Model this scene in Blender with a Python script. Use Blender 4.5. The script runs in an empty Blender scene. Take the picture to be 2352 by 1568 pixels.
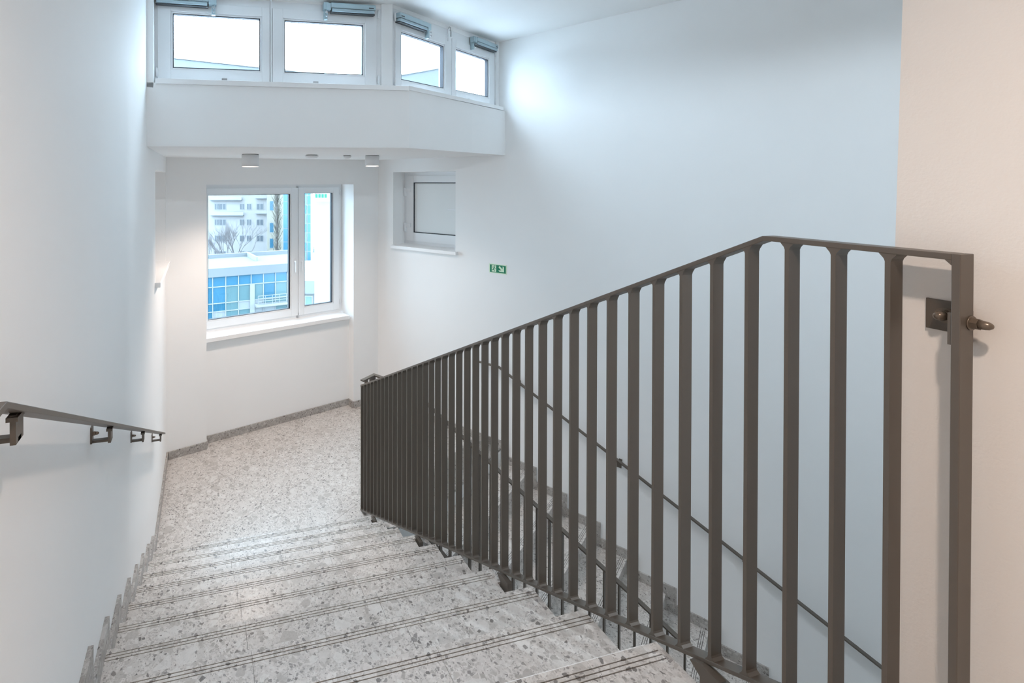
import bpy, bmesh, math, random
from mathutils import Vector, Matrix

random.seed(7)
S = bpy.context.scene
COL = S.collection

# ------------------------------------------------------------------ camera, world, exposure
cam_d = bpy.data.cameras.new("camera")
cam = bpy.data.objects.new("camera", cam_d)
COL.objects.link(cam)
CAMP = Vector((0.40191, -4.22338, 2.94456))
_y, _p, _r = 0.24313, -0.00677, 0.00034
_f = Vector((math.sin(_y) * math.cos(_p), math.cos(_y) * math.cos(_p), math.sin(_p)))
_rt = Vector((math.cos(_y), -math.sin(_y), 0))
_u = _rt.cross(_f)
_r2 = _rt * math.cos(_r) + _u * math.sin(_r)
_u2 = _u * math.cos(_r) - _rt * math.sin(_r)
cam.matrix_world = Matrix(((_r2.x, _u2.x, -_f.x, CAMP.x), (_r2.y, _u2.y, -_f.y, CAMP.y),
                           (_r2.z, _u2.z, -_f.z, CAMP.z), (0, 0, 0, 1)))
cam_d.sensor_fit = 'HORIZONTAL'
cam_d.sensor_width = 36.0
cam_d.lens = 1136.816 / 2352 * 36.0          # a 17 mm shift lens
cam_d.shift_x = (1176 - 753.024) / 2352
cam_d.shift_y = (426.317 - 784) / 2352
cam_d.clip_start = 0.02
cam_d.clip_end = 400
S.camera = cam

S.view_settings.view_transform = 'Standard'
S.view_settings.look = 'None'
S.view_settings.gamma = 1
S.view_settings.use_curve_mapping = False
S.view_settings.exposure = 0.45

world = bpy.data.worlds.new("overcast_sky")
S.world = world
world.use_nodes = True
bg = world.node_tree.nodes["Background"]
bg.inputs[0].default_value = (0.62, 0.82, 1.0, 1)
bg.inputs[1].default_value = 16.5

S.cycles.max_bounces = 12
S.cycles.diffuse_bounces = 8
S.cycles.glossy_bounces = 4
S.cycles.transparent_max_bounces = 12
S.cycles.caustics_reflective = False
S.cycles.caustics_refractive = False
S.cycles.sample_clamp_indirect = 6.0
S.cycles.use_denoising = True

WARM = (1.0, 0.81, 0.69)
LAMP_W = 68.0           # the two downlights below the bulkhead
WELL_FILL_W = 98.0  # extra lamp out of view, put in to brighten the right wall
TOP_W = 82.0            # the downlight above the top landing

# ------------------------------------------------------------------ frames
TD, RD = 0.3, 0.15344             # going and rise of the upper flight
SL = RD / TD
W = 1.74611                       # width of the upper flight
DL = 0.57207
nv = Vector((math.cos(DL), math.sin(DL), 0))
ev = Vector((-math.sin(DL), math.cos(DL), 0))
TH = 0.29275
wnv = Vector((-math.sin(TH), math.cos(TH), 0))
wtv = Vector((math.cos(TH), math.sin(TH), 0))
ZV = Vector((0, 0, 1))
S0, T2, R2 = 1.41651, 0.30648, 0.14792
NW = 3.355                        # right wall plane
CP, CN = 1.212, 1.326             # pillar plane and niche plane of the window wall


def XY(x, y, z): return Vector((x, y, z))
def RF(a, k, z): return ev * a + nv * k + ZV * z      # right wall frame: along, across, up
def WF(b, k, z): return wtv * b + wnv * k + ZV * z    # window wall frame
def UF(u, v, z): return Vector((u, -0.5 + v, z + 0.018 * u))            # left upper window facet
def VF(u, v, z): return RF(-1.47 + v, u, z + 0.03 * (u - 1.4))          # right upper window facet

# ------------------------------------------------------------------ materials
def mat(name, col, rough=0.6, metal=0.0, spec=0.5):
    m = bpy.data.materials.new(name)
    m.use_nodes = True
    b = m.node_tree.nodes["Principled BSDF"]
    b.inputs["Base Color"].default_value = (*col, 1)
    b.inputs["Roughness"].default_value = rough
    b.inputs["Metallic"].default_value = metal
    b.inputs["Specular IOR Level"].default_value = spec
    return m


def plaster(name, col, bump=0.06):
    m = mat(name, col, 0.85, spec=0.25)
    nt = m.node_tree
    b = nt.nodes["Principled BSDF"]
    g = nt.nodes.new("ShaderNodeNewGeometry")
    n1 = nt.nodes.new("ShaderNodeTexNoise"); n1.inputs["Scale"].default_value = 160; n1.inputs["Detail"].default_value = 3
    n2 = nt.nodes.new("ShaderNodeTexNoise"); n2.inputs["Scale"].default_value = 3; n2.inputs["Detail"].default_value = 2
    nt.links.new(g.outputs["Position"], n1.inputs["Vector"])
    nt.links.new(g.outputs["Position"], n2.inputs["Vector"])
    mx = nt.nodes.new("ShaderNodeMix"); mx.data_type = 'RGBA'
    mx.inputs["A"].default_value = (*[c * 0.985 for c in col], 1)
    mx.inputs["B"].default_value = (*[min(1, c * 1.01) for c in col], 1)
    nt.links.new(n2.outputs["Fac"], mx.inputs["Factor"])
    nt.links.new(mx.outputs["Result"], b.inputs["Base Color"])
    bp = nt.nodes.new("ShaderNodeBump"); bp.inputs["Strength"].default_value = bump; bp.inputs["Distance"].default_value = 0.003
    nt.links.new(n1.outputs["Fac"], bp.inputs["Height"])
    nt.links.new(bp.outputs["Normal"], b.inputs["Normal"])
    return m


def terrazzo(name, base, k, rough=0.33):
    """cement ground with large pale and grey chips, mid chips and dark specks"""
    m = mat(name, base, rough)
    nt = m.node_tree; N = nt.nodes; L = nt.links
    b = N["Principled BSDF"]
    g = N.new("ShaderNodeNewGeometry")
    dn = N.new("ShaderNodeTexNoise"); dn.inputs["Scale"].default_value = 18; dn.inputs["Detail"].default_value = 4
    L.new(g.outputs["Position"], dn.inputs["Vector"])
    sc = N.new("ShaderNodeVectorMath"); sc.operation = 'SCALE'; sc.inputs["Scale"].default_value = 0.022
    L.new(dn.outputs["Color"], sc.inputs[0])
    ad = N.new("ShaderNodeVectorMath"); ad.operation = 'ADD'
    L.new(g.outputs["Position"], ad.inputs[0]); L.new(sc.outputs[0], ad.inputs[1])

    def layer(prev, scale, keep, rmin, rmax, cols, vec, amt=0.72):
        v = N.new("ShaderNodeTexVoronoi"); v.inputs["Scale"].default_value = scale
        v.inputs["Randomness"].default_value = 1.0
        L.new(vec, v.inputs["Vector"])
        sp = N.new("ShaderNodeSeparateColor"); L.new(v.outputs["Color"], sp.inputs[0])
        pick = N.new("ShaderNodeMath"); pick.operation = 'LESS_THAN'; pick.inputs[1].default_value = keep
        L.new(sp.outputs[0], pick.inputs[0])
        rad = N.new("ShaderNodeMapRange"); rad.inputs[3].default_value = rmin; rad.inputs[4].default_value = rmax
        L.new(sp.outputs[1], rad.inputs[0])
        ve = N.new("ShaderNodeTexVoronoi"); ve.feature = 'DISTANCE_TO_EDGE'
        ve.inputs["Scale"].default_value = scale; ve.inputs["Randomness"].default_value = 1.0
        L.new(vec, ve.inputs["Vector"])
        ins = N.new("ShaderNodeMath"); ins.operation = 'GREATER_THAN'
        L.new(ve.outputs["Distance"], ins.inputs[0]); L.new(rad.outputs[0], ins.inputs[1])
        mul = N.new("ShaderNodeMath"); mul.operation = 'MULTIPLY'
        L.new(pick.outputs[0], mul.inputs[0]); L.new(ins.outputs[0], mul.inputs[1])
        cr = N.new("ShaderNodeValToRGB"); cr.color_ramp.interpolation = 'CONSTANT'
        el = cr.color_ramp.elements
        while len(el) < len(cols): el.new(0.5)
        for i, c in enumerate(cols):
            el[i].position = i / len(cols); el[i].color = (*[q * k for q in c], 1)
        L.new(sp.outputs[2], cr.inputs[0])
        mx = N.new("ShaderNodeMix"); mx.data_type = 'RGBA'
        att = N.new("ShaderNodeMath"); att.operation = 'MULTIPLY'; att.inputs[1].default_value = amt
        L.new(mul.outputs[0], att.inputs[0])
        L.new(att.outputs[0], mx.inputs["Factor"]); L.new(prev, mx.inputs["A"]); L.new(cr.outputs[0], mx.inputs["B"])
        return mx.outputs["Result"]

    fn = N.new("ShaderNodeTexNoise"); fn.inputs["Scale"].default_value = 60; fn.inputs["Detail"].default_value = 5
    L.new(g.outputs["Position"], fn.inputs["Vector"])
    r0 = N.new("ShaderNodeValToRGB")
    r0.color_ramp.elements[0].position = 0.35; r0.color_ramp.elements[0].color = (*[c * k * 0.86 for c in base], 1)
    r0.color_ramp.elements[1].position = 0.62; r0.color_ramp.elements[1].color = (*[c * k * 1.06 for c in base], 1)
    L.new(fn.outputs["Fac"], r0.inputs[0])
    vec = ad.outputs[0]
    c = r0.outputs[0]
    c = layer(c, 190, 0.45, 0.02, 0.16, [(0.40, 0.37, 0.345), (0.68, 0.655, 0.63), (0.33, 0.30, 0.28), (0.60, 0.57, 0.54)], vec)
    c = layer(c, 95, 0.42, 0.03, 0.22, [(0.36, 0.33, 0.305), (0.69, 0.665, 0.64), (0.20, 0.18, 0.17), (0.55, 0.52, 0.49), (0.46, 0.43, 0.40)], vec)
    c = layer(c, 46, 0.36, 0.03, 0.25, [(0.60, 0.57, 0.54), (0.33, 0.305, 0.28), (0.70, 0.68, 0.65), (0.46, 0.43, 0.40)], vec)
    c = layer(c, 23, 0.30, 0.03, 0.24, [(0.62, 0.59, 0.56), (0.40, 0.37, 0.345), (0.69, 0.67, 0.64), (0.47, 0.44, 0.41), (0.57, 0.54, 0.51)], vec)
    c = layer(c, 12.5, 0.24, 0.03, 0.20, [(0.62, 0.59, 0.56), (0.45, 0.42, 0.39), (0.68, 0.655, 0.63), (0.52, 0.49, 0.46)], vec)
    c = layer(c, 70, 0.075, 0.02, 0.22, [(0.14, 0.125, 0.115), (0.22, 0.20, 0.19)], vec, 0.85)
    L.new(c, b.inputs["Base Color"])
    return m


def glass(name, tint=(0.97, 0.985, 0.99)):
    m = bpy.data.materials.new(name); m.use_nodes = True
    nt = m.node_tree; nt.nodes.remove(nt.nodes["Principled BSDF"])
    o = nt.nodes["Material Output"]
    t = nt.nodes.new("ShaderNodeBsdfTransparent"); t.inputs[0].default_value = (*tint, 1)
    gl = nt.nodes.new("ShaderNodeBsdfGlossy"); gl.inputs["Roughness"].default_value = 0.02
    lw = nt.nodes.new("ShaderNodeLayerWeight"); lw.inputs["Blend"].default_value = 0.5
    pw = nt.nodes.new("ShaderNodeMath"); pw.operation = 'POWER'; pw.inputs[1].default_value = 5
    fr = nt.nodes.new("ShaderNodeMath"); fr.operation = 'MULTIPLY_ADD'; fr.inputs[1].default_value = 0.9; fr.inputs[2].default_value = 0.03
    nt.links.new(lw.outputs["Facing"], pw.inputs[0]); nt.links.new(pw.outputs[0], fr.inputs[0])
    mx = nt.nodes.new("ShaderNodeMixShader")
    nt.links.new(fr.outputs[0], mx.inputs[0]); nt.links.new(t.outputs[0], mx.inputs[1]); nt.links.new(gl.outputs[0], mx.inputs[2])
    nt.links.new(mx.outputs[0], o.inputs[0])
    return m


def emit(name, col, s):
    m = bpy.data.materials.new(name); m.use_nodes = True
    nt = m.node_tree; nt.nodes.remove(nt.nodes["Principled BSDF"])
    e = nt.nodes.new("ShaderNodeEmission"); e.inputs[0].default_value = (*col, 1); e.inputs[1].default_value = s
    nt.links.new(e.outputs[0], nt.nodes["Material Output"].inputs[0])
    return m


M = {}
M['wall'] = plaster("white_plaster", (0.88, 0.88, 0.875))
M['ceil'] = plaster("ceiling_paint", (0.89, 0.89, 0.885), 0.03)
M['cream'] = plaster("cream_plaster", (0.82, 0.79, 0.755), 0.22)
M['terra'] = terrazzo("terrazzo", (0.62, 0.585, 0.555), 1.06)
M['skirt'] = terrazzo("terrazzo_skirting", (0.50, 0.47, 0.44), 0.80, 0.42)
M['groove'] = mat("groove_insert", (0.10, 0.085, 0.075), 0.8)
M['joint'] = mat("joint_mortar", (0.30, 0.285, 0.27), 0.9)
M['bronze'] = mat("bronze_brown_paint", (0.122, 0.102, 0.083), 0.42, 0.15)
M['nut'] = mat("painted_dome_nut", (0.16, 0.125, 0.095), 0.28, 0.35)
M['pvc'] = mat("white_window_profile", (0.80, 0.81, 0.82), 0.35)
M['sill'] = mat("white_sill_board", (0.86, 0.86, 0.86), 0.4)
M['gasket'] = mat("black_gasket", (0.02, 0.022, 0.03), 0.6)
M['glass'] = glass("clear_glass")
M['glass2'] = glass("daylight_dimming_glass", (0.66, 0.68, 0.68))  # tint added to cut the daylight coming in through the landing window
M['frost'] = mat("frosted_pane", (0.76, 0.77, 0.76), 0.35)
M['alu'] = mat("grey_painted_aluminium", (0.36, 0.46, 0.50), 0.35, 0.25)
M['steel'] = mat("bare_steel", (0.42, 0.42, 0.43), 0.32, 0.7)
M['lampw'] = mat("lamp_white", (0.78, 0.79, 0.80), 0.45)
M['lampe'] = emit("lamp_disc_glow", WARM, 3.0)
M['darkslot'] = mat("dark_slot", (0.05, 0.055, 0.06), 0.6)
M['green'] = mat("sign_green", (0.0, 0.20, 0.095), 0.5)
M['luma'] = mat("photoluminescent_white", (0.68, 0.82, 0.62), 0.6)
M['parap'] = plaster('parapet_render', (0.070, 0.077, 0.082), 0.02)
# outdoors
M['render'] = plaster("pale_render", (0.17, 0.18, 0.19), 0.02)
M['roofgrey'] = mat("grey_roof_felt", (0.15, 0.16, 0.165), 0.9)
M['apart'] = mat("apartment_render", (0.29, 0.28, 0.285), 0.9)
M['ochre'] = mat("ochre_render", (0.24, 0.225, 0.19), 0.9)
M['paneb'] = mat("blue_glazing", (0.035, 0.125, 0.20), 0.25)
M['paned'] = mat("deep_blue_glazing", (0.022, 0.10, 0.16), 0.25)
M['panel'] = mat("pale_teal_glazing", (0.085, 0.15, 0.165), 0.25)
M['panew'] = mat("white_blind_glazing", (0.22, 0.23, 0.24), 0.4)
M['mull'] = mat("white_mullion", (0.24, 0.245, 0.25), 0.6)
M['bark'] = mat("winter_bark", (0.135, 0.122, 0.125), 0.9)
M['twig'] = mat("poplar_twigs", (0.13, 0.115, 0.095), 0.9)
M['winw'] = mat("apartment_window_glass", (0.075, 0.09, 0.11), 0.3)
M['signg'] = mat("sign_green_letters", (0.0, 0.11, 0.065), 0.5)
M['ground'] = mat("yard_asphalt", (0.08, 0.08, 0.085), 0.95)

# ------------------------------------------------------------------ mesh builder
class MB:
    def __init__(s): s.v = []; s.f = []; s.m = []; s.mats = []; s.sm = []
    def mi(s, m):
        if m not in s.mats: s.mats.append(m)
        return s.mats.index(m)
    def add(s, vs, fs, m, smooth=False):
        o = len(s.v); i = s.mi(m)
        s.v += [Vector(p) for p in vs]
        for f in fs:
            s.f.append([o + k for k in f]); s.m.append(i); s.sm.append(smooth)
        return s
    def box(s, f, u0, u1, v0, v1, w0, w1, m):
        p = [f(u, v, w) for w in (w0, w1) for v in (v0, v1) for u in (u0, u1)]
        return s.add(p, [(0, 1, 3, 2), (4, 6, 7, 5), (0, 4, 5, 1), (2, 3, 7, 6), (0, 2, 6, 4), (1, 5, 7, 3)], m)
    def loft(s, rings, m, smooth=False, caps=True, closed=True):
        n = len(rings[0]); vs = [p for r in rings for p in r]; fs = []
        for i in range(len(rings) - 1):
            for j in range(n if closed else n - 1):
                a, b2 = i * n + j, i * n + (j + 1) % n
                fs.append((a, b2, b2 + n, a + n))
        s.add(vs, fs, m, smooth)
        if caps:
            o = len(s.v) - len(vs); i = s.mi(m)
            s.f.append([o + j for j in range(n)][::-1]); s.m.append(i); s.sm.append(False)
            s.f.append([o + (len(rings) - 1) * n + j for j in range(n)]); s.m.append(i); s.sm.append(False)
        return s
    def prism(s, ring0, ring1, m): return s.loft([ring0, ring1], m)
    def poly(s, pts, z0, z1, m):
        """vertical prism over a plan polygon; z0, z1 numbers or functions of x, y"""
        g = lambda z, p: z(p[0], p[1]) if callable(z) else z
        return s.prism([Vector((p[0], p[1], g(z0, p))) for p in pts], [Vector((p[0], p[1], g(z1, p))) for p in pts], m)
    def lathe(s, c, ax, prof, m, n=16, smooth=True, caps=True):
        ax = Vector(ax).normalized()
        t = ax.orthogonal().normalized(); b2 = ax.cross(t)
        c = Vector(c)
        rings = [[c + ax * h + (t * math.cos(2 * math.pi * k / n) + b2 * math.sin(2 * math.pi * k / n)) * r for k in range(n)] for r, h in prof]
        return s.loft(rings, m, smooth, caps)
    def tube(s, p0, p1, r0, r1, m, n=4):
        p0, p1 = Vector(p0), Vector(p1); ax = (p1 - p0).normalized()
        t = ax.orthogonal().normalized(); b2 = ax.cross(t)
        R = lambda c, r: [c + (t * math.cos(2 * math.pi * k / n) + b2 * math.sin(2 * math.pi * k / n)) * r for k in range(n)]
        return s.loft([R(p0, r0), R(p1, r1)], m, True, False)
    def build(s, name, parent=None, bevel=0.0, origin=None):
        lo = [min(p[i] for p in s.v) for i in range(3)]; hi = [max(p[i] for p in s.v) for i in range(3)]
        org = Vector(origin) if origin is not None else Vector(((lo[0] + hi[0]) / 2, (lo[1] + hi[1]) / 2, lo[2]))
        me = bpy.data.meshes.new(name)
        me.from_pydata([p - org for p in s.v], [], s.f)
        for mm in s.mats: me.materials.append(mm)
        me.polygons.foreach_set("material_index", s.m)
        me.polygons.foreach_set("use_smooth", s.sm)
        bm = bmesh.new(); bm.from_mesh(me)
        bmesh.ops.recalc_face_normals(bm, faces=bm.faces)
        bm.to_mesh(me); bm.free(); me.update()
        o = bpy.data.objects.new(name, me)
        COL.objects.link(o)
        o.location = org
        if parent is not None: attach(o, parent)
        if bevel:
            md = o.modifiers.new("bevel", 'BEVEL'); md.width = bevel; md.segments = 2; md.limit_method = 'ANGLE'
        return o


def wloc(o):
    v = Vector(o.location)
    while o.parent is not None:
        o = o.parent; v += Vector(o.location)
    return v


def attach(o, parent):
    """parent o (given in world coordinates) to an object that has only a location"""
    o.location = Vector(o.location) - wloc(parent)
    o.parent = parent


def tag(o, label=None, cat=None, group=None, kind=None):
    if label: o["label"] = label
    if cat: o["category"] = cat
    if group: o["group"] = group
    if kind: o["kind"] = kind
    return o


def thing(name, loc, label, cat, group=None):
    o = bpy.data.objects.new(name, None); COL.objects.link(o)
    o.empty_display_size = 0.1; o.location = Vector(loc)
    return tag(o, label, cat, group)


def struct(name, loc):
    o = bpy.data.objects.new(name, None); COL.objects.link(o); o.location = Vector(loc)
    o["kind"] = "structure"; return o


def st(o): o["kind"] = "structure"; return o


def inst(src, name, loc, parent):
    """a further copy of a part: shared mesh, own place"""
    o = src.copy(); o.name = name; COL.objects.link(o)
    o.parent = None; o.location = Vector(loc); attach(o, parent)
    return o

# ------------------------------------------------------------------ the shell
B = MB
def zs(x, y): return 3.2018 + 0.0112 * x + 0.0051 * y        # soffit under the bulkhead
def zc(x, y): return 4.30 + 0.055 * x                         # upper ceiling
ZB = -3.2

# left wall with the window niche near its far end
b = B()
b.box(XY, -0.35, 0, -6.7, 0.12, ZB, 5.0, M['wall'])
b.box(XY, -0.35, 0, 0.12, 1.20, ZB, 2.08, M['wall'])
b.box(XY, -0.35, 0, 0.12, 1.20, 3.05, 3.6, M['wall'])
b.box(XY, -0.35, 0, 1.20, 1.60, ZB, 3.6, M['wall'])
st(b.build("wall_left"))

# window wall: two pillars, lintel, panel below the window
b = B()
b.poly([(WF(u, k, 0).x, WF(u, k, 0).y) for u, k in ((0.365, CP), (0.799, CP), (0.799, 1.75), (0.30, 1.75))], ZB, 3.6, M['wall'])
b.box(WF, 2.747, 3.45, CP, 1.75, ZB, 3.6, M['wall'])
b.box(WF, 0.799, 2.747, CP, 1.75, 2.918, 3.6, M['wall'])
b.box(WF, 0.799, 2.747, CN, 1.75, ZB, 1.15, M['wall'])
st(b.build("wall_far"))

# right wall with the small window recess
AL, AR, ZB0, ZT0 = 0.053, -0.85, 2.095, 3.078
b = B()
b.box(RF, -10.5, AR, NW, 3.70, ZB, 5.4, M['wall'])
b.box(RF, AL, 1.1, NW, 3.70, ZB, 3.6, M['wall'])
b.box(RF, AR, AL, NW, 3.70, ZB, ZB0, M['wall'])
b.box(RF, AR, AL, NW, 3.70, ZT0, 3.6, M['wall'])
b.box(RF, AR, -1.20, NW, 3.70, 3.6, 4.7, M['wall'])
st(b.build("wall_right"))

J = Vector((2.0025, -0.5, 0)); A1 = Vector((3.6064, 0.5963, 0))
WR = WF(3.1426, CP, 0)
# floor slab of the bay above = soffit of the landing (one solid, lower ceiling)
b = B()
far_l, far_r = WF(0.30, 1.75, 0), WF(3.45, 1.75, 0)
b.poly([(-0.3, -0.495), (J.x, -0.495), (A1.x + .02, A1.y + .01), (far_r.x + .1, far_r.y - .1), (far_r.x, far_r.y), (far_l.x, far_l.y), (-0.3, 1.3)], zs, 3.62, M['ceil'])
st(b.build("ceiling"))
# bulkhead: two facets standing under the upper windows
b = B()
def ring(z): return [Vector((-0.05, -0.5, z(0, 0))), Vector((J.x, J.y, z(J.x, 0))), Vector((A1.x, A1.y, z(A1.x, 0))),
                     Vector((A1.x - .13, A1.y + .20, z(A1.x, 0))), Vector((J.x - .06, J.y + .22, z(J.x, 0))), Vector((-0.05, -0.28, z(0, 0)))]
b.prism(ring(lambda x, y: zs(x, y) - 0.0), ring(lambda x, y: 3.652 + 0.018 * x + (0.0 if x < 3 else 0.01)), M['wall'])
st(b.build("wall_bulkhead"))
# pier between the two facets of windows, jamb pieces left and right, heads
b = B()
b.prism([Vector((1.80, -0.40, 3.6)), Vector((1.893, -0.409, 3.6)), Vector((1.86, -0.28, 3.6)), Vector((1.80, -0.28, 3.6))],
        [Vector((1.80, -0.40, 4.6)), Vector((1.893, -0.409, 4.6)), Vector((1.86, -0.28, 4.6)), Vector((1.80, -0.28, 4.6))], M['wall'])
b.box(UF, -0.02, 0.045, 0, 0.22, 3.62, 4.5, M['wall'])
b.box(VF, 3.29, 3.40, 0.09, 0.25, 3.62, 4.6, M['wall'])
st(b.build("trim_1"))
# upper ceiling
b = B()
P2, P3 = RF(-1.30, 3.75, 0), RF(-10.5, 3.75, 0)
PJ = RF(-1.30, 1.40, 0)
b.poly([(-0.4, -6.8), (P3.x, -6.8), (P3.x, P3.y), (P2.x, P2.y), (PJ.x, PJ.y), (-0.4, -0.33)], zc, lambda x, y: zc(x, y) + 0.4, M['ceil'])
st(b.build("ceiling"))

# spine wall beside the top landing (its end edge leans very slightly), rear wall
b = B()
XS = 1.821
b.prism([Vector((XS, -6.7, ZB)), Vector((XS, -3.396, ZB)), Vector((2.12, -3.396, ZB)), Vector((2.12, -6.7, ZB))],
        [Vector((XS, -6.7, 5.0)), Vector((XS, -3.532, 5.0)), Vector((2.12, -3.532, 5.0)), Vector((2.12, -6.7, 5.0))], M['cream'])
st(b.build("wall_spine"))
b = B(); b.box(XY, -0.4, 9.6, -6.8, -6.5, ZB, 5.2, M['wall']); st(b.build("wall_rear"))
# bottom slab, lower landing
b = B(); b.box(XY, -0.4, 9.6, -6.8, 2.6, ZB - 0.3, ZB, M['terra']); st(b.build("floor"))
ZL = -11 * R2
b = B(); b.box(RF, -9.0, -(S0 + 11 * T2) - 0.02, 1.66, NW, ZL - 0.2, ZL, M['terra']); st(b.build("floor"))
# top landing slab
b = B(); b.box(XY, 0, W, -6.5, -3.30, 1.45, 11 * RD - 0.02, M['wall']); st(b.build("floor"))

# ------------------------------------------------------------------ half landing: slab and terrazzo tiles
LAND = [(0.0, -0.28), (2.196, -0.28)]
E1 = RF(-S0 + 0.0, 1.70, 0); E2 = RF(-S0, NW, 0)
C1, C2, C3, C4 = WF(0.365, CP, 0), WF(0.799, CP, 0), WF(0.799, CN, 0), WF(2.747, CN, 0)
C5, C6 = WF(2.747, CP, 0), WR
LAND = [(0, -0.28), (E1.x, E1.y), (E2.x, E2.y), (C6.x, C6.y), (C5.x, C5.y), (C4.x, C4.y), (C3.x, C3.y), (C2.x, C2.y), (C1.x, C1.y)]
b = B(); b.poly([(-0.1, -0.275), (E1.x, E1.y + .005), (E2.x + .02, E2.y + .01), (C6.x + .1, C6.y), (C5.x, C5.y + .2), (C2.x, C2.y + .2), (-0.1, C1.y)], -0.24, -0.022, M['wall'])
land = st(b.build("floor"))


def clip(poly, a, bb, c):
    """keep a*x + b*y <= c"""
    out = []
    for i in range(len(poly)):
        p, q = poly[i], poly[(i + 1) % len(poly)]
        dp, dq = a * p[0] + bb * p[1] - c, a * q[0] + bb * q[1] - c
        if dp <= 0: out.append(p)
        if dp * dq < 0:
            t = dp / (dp - dq); out.append((p[0] + t * (q[0] - p[0]), p[1] + t * (q[1] - p[1])))
    return out


def area(p): return abs(sum(p[i][0] * p[(i + 1) % len(p)][1] - p[(i + 1) % len(p)][0] * p[i][1] for i in range(len(p)))) / 2


# the landing outline is split into convex zones so the tiles clip cleanly
zones = [[LAND[0], LAND[1], LAND[2], LAND[3], LAND[8]],
         [(C2.x, C2.y), (C5.x, C5.y), (C4.x, C4.y), (C3.x, C3.y)]]
jn = 0.001
# mortar bed that shows in the joints
b = B()
for zn in zones: b.poly(zn, -0.022, -0.0012, M['joint'])
o = b.build("mortar_bed", land)
for i in range(-3, 9):
    for j in range(-5, 8):
        n0, a0 = 0.33 + 0.607 * (i - 1), -0.262 + 0.607 * (j - 1)
        for zn in zones:
            p = list(zn)
            p = clip(p, nv.x, nv.y, n0 + 0.607 - jn)
            if len(p) > 2: p = clip(p, -nv.x, -nv.y, -(n0 + jn))
            if len(p) > 2: p = clip(p, ev.x, ev.y, a0 + 0.607 - jn)
            if len(p) > 2: p = clip(p, -ev.x, -ev.y, -(a0 + jn))
            if len(p) > 2 and area(p) > 0.002:
                b = B(); b.poly(p, -0.02, 0.0, M['terra']); b.build("tile", land)

# skirting on the landing
def skirt(root, f, u0, u1, k0, k1, h=0.083):
    b = B(); b.box(f, u0, u1, k0, k1, 0, h, M['skirt']); return b.build("skirting_tile", root, bevel=0.0015)
bl = struct("baseboard_left", (0, 0.5, 0))
skirt(bl, XY, 0, 0.018, -0.22, 0.52, 0.083)
skirt(bl, XY, 0, 0.018, 0.522, 1.262, 0.083)
bf = struct("baseboard_far", (1.2, 1.6, 0))
skirt(bf, WF, 0.385, 0.799, CP - 0.015, CP)
skirt(bf, WF, 0.799, 0.814, CP, CN - 0.015)
for u in (0.799, 1.45, 2.10):
    skirt(bf, WF, u + .001, u + 0.65, CN - 0.015, CN)
skirt(bf, WF, 2.732, 2.747, CP, CN - 0.015)
skirt(bf, WF, 2.747, 3.12, CP - 0.015, CP)
br = struct("baseboard_right", tuple(RF(-0.5, NW, 0)))
for a in (-1.33, -0.67, -0.01):
    skirt(br, RF, a + .001, min(a + 0.658, 0.56), NW - 0.015, NW)

# ------------------------------------------------------------------ stair flights
GW, G1, GP = 0.0036, 0.0236, 0.0131


def tread_profile(depth, over=0.02):
    """(s, z) outline of a tread tile, s=0 at the nose, negative behind; three grooves near the nose"""
    top = [(0.0, 0.0)]
    gr = []
    for g in range(3):
        c = -(G1 + g * GP)
        top += [(c + GW / 2, 0.0), (c + GW / 2, -0.0025), (c - GW / 2, -0.0025), (c - GW / 2, 0.0)]
        gr.append(len(top) - 3)
    top += [(-depth + 0.0005, 0.0), (-depth + 0.0005, -0.022), (0.0, -0.022)]
    return top, gr


def tread_tile(f, x0, x1, depth):
    pr, gr = tread_profile(depth)
    b = B()
    r0 = [f(x0, s, z) for s, z in pr]; r1 = [f(x1, s, z) for s, z in pr]
    n = len(pr); vs = r0 + r1; fs = []; fg = []
    for j in range(n):
        q = (j, (j + 1) % n, (j + 1) % n + n, j + n)
        (fg if j in gr else fs).append(q)
    b.add(vs, fs, M['terra']); o = len(b.v) - len(vs)
    for q in fg: b.f.append([o + k for k in q]); b.m.append(b.mi(M['groove'])); b.sm.append(False)
    # end caps as strips under and between grooves keep them planar and convex enough
    b.f.append([o + j for j in range(n)][::-1]); b.m.append(0); b.sm.append(False)
    b.f.append([o + n + j for j in range(n)]); b.m.append(0); b.sm.append(False)
    return b


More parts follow.
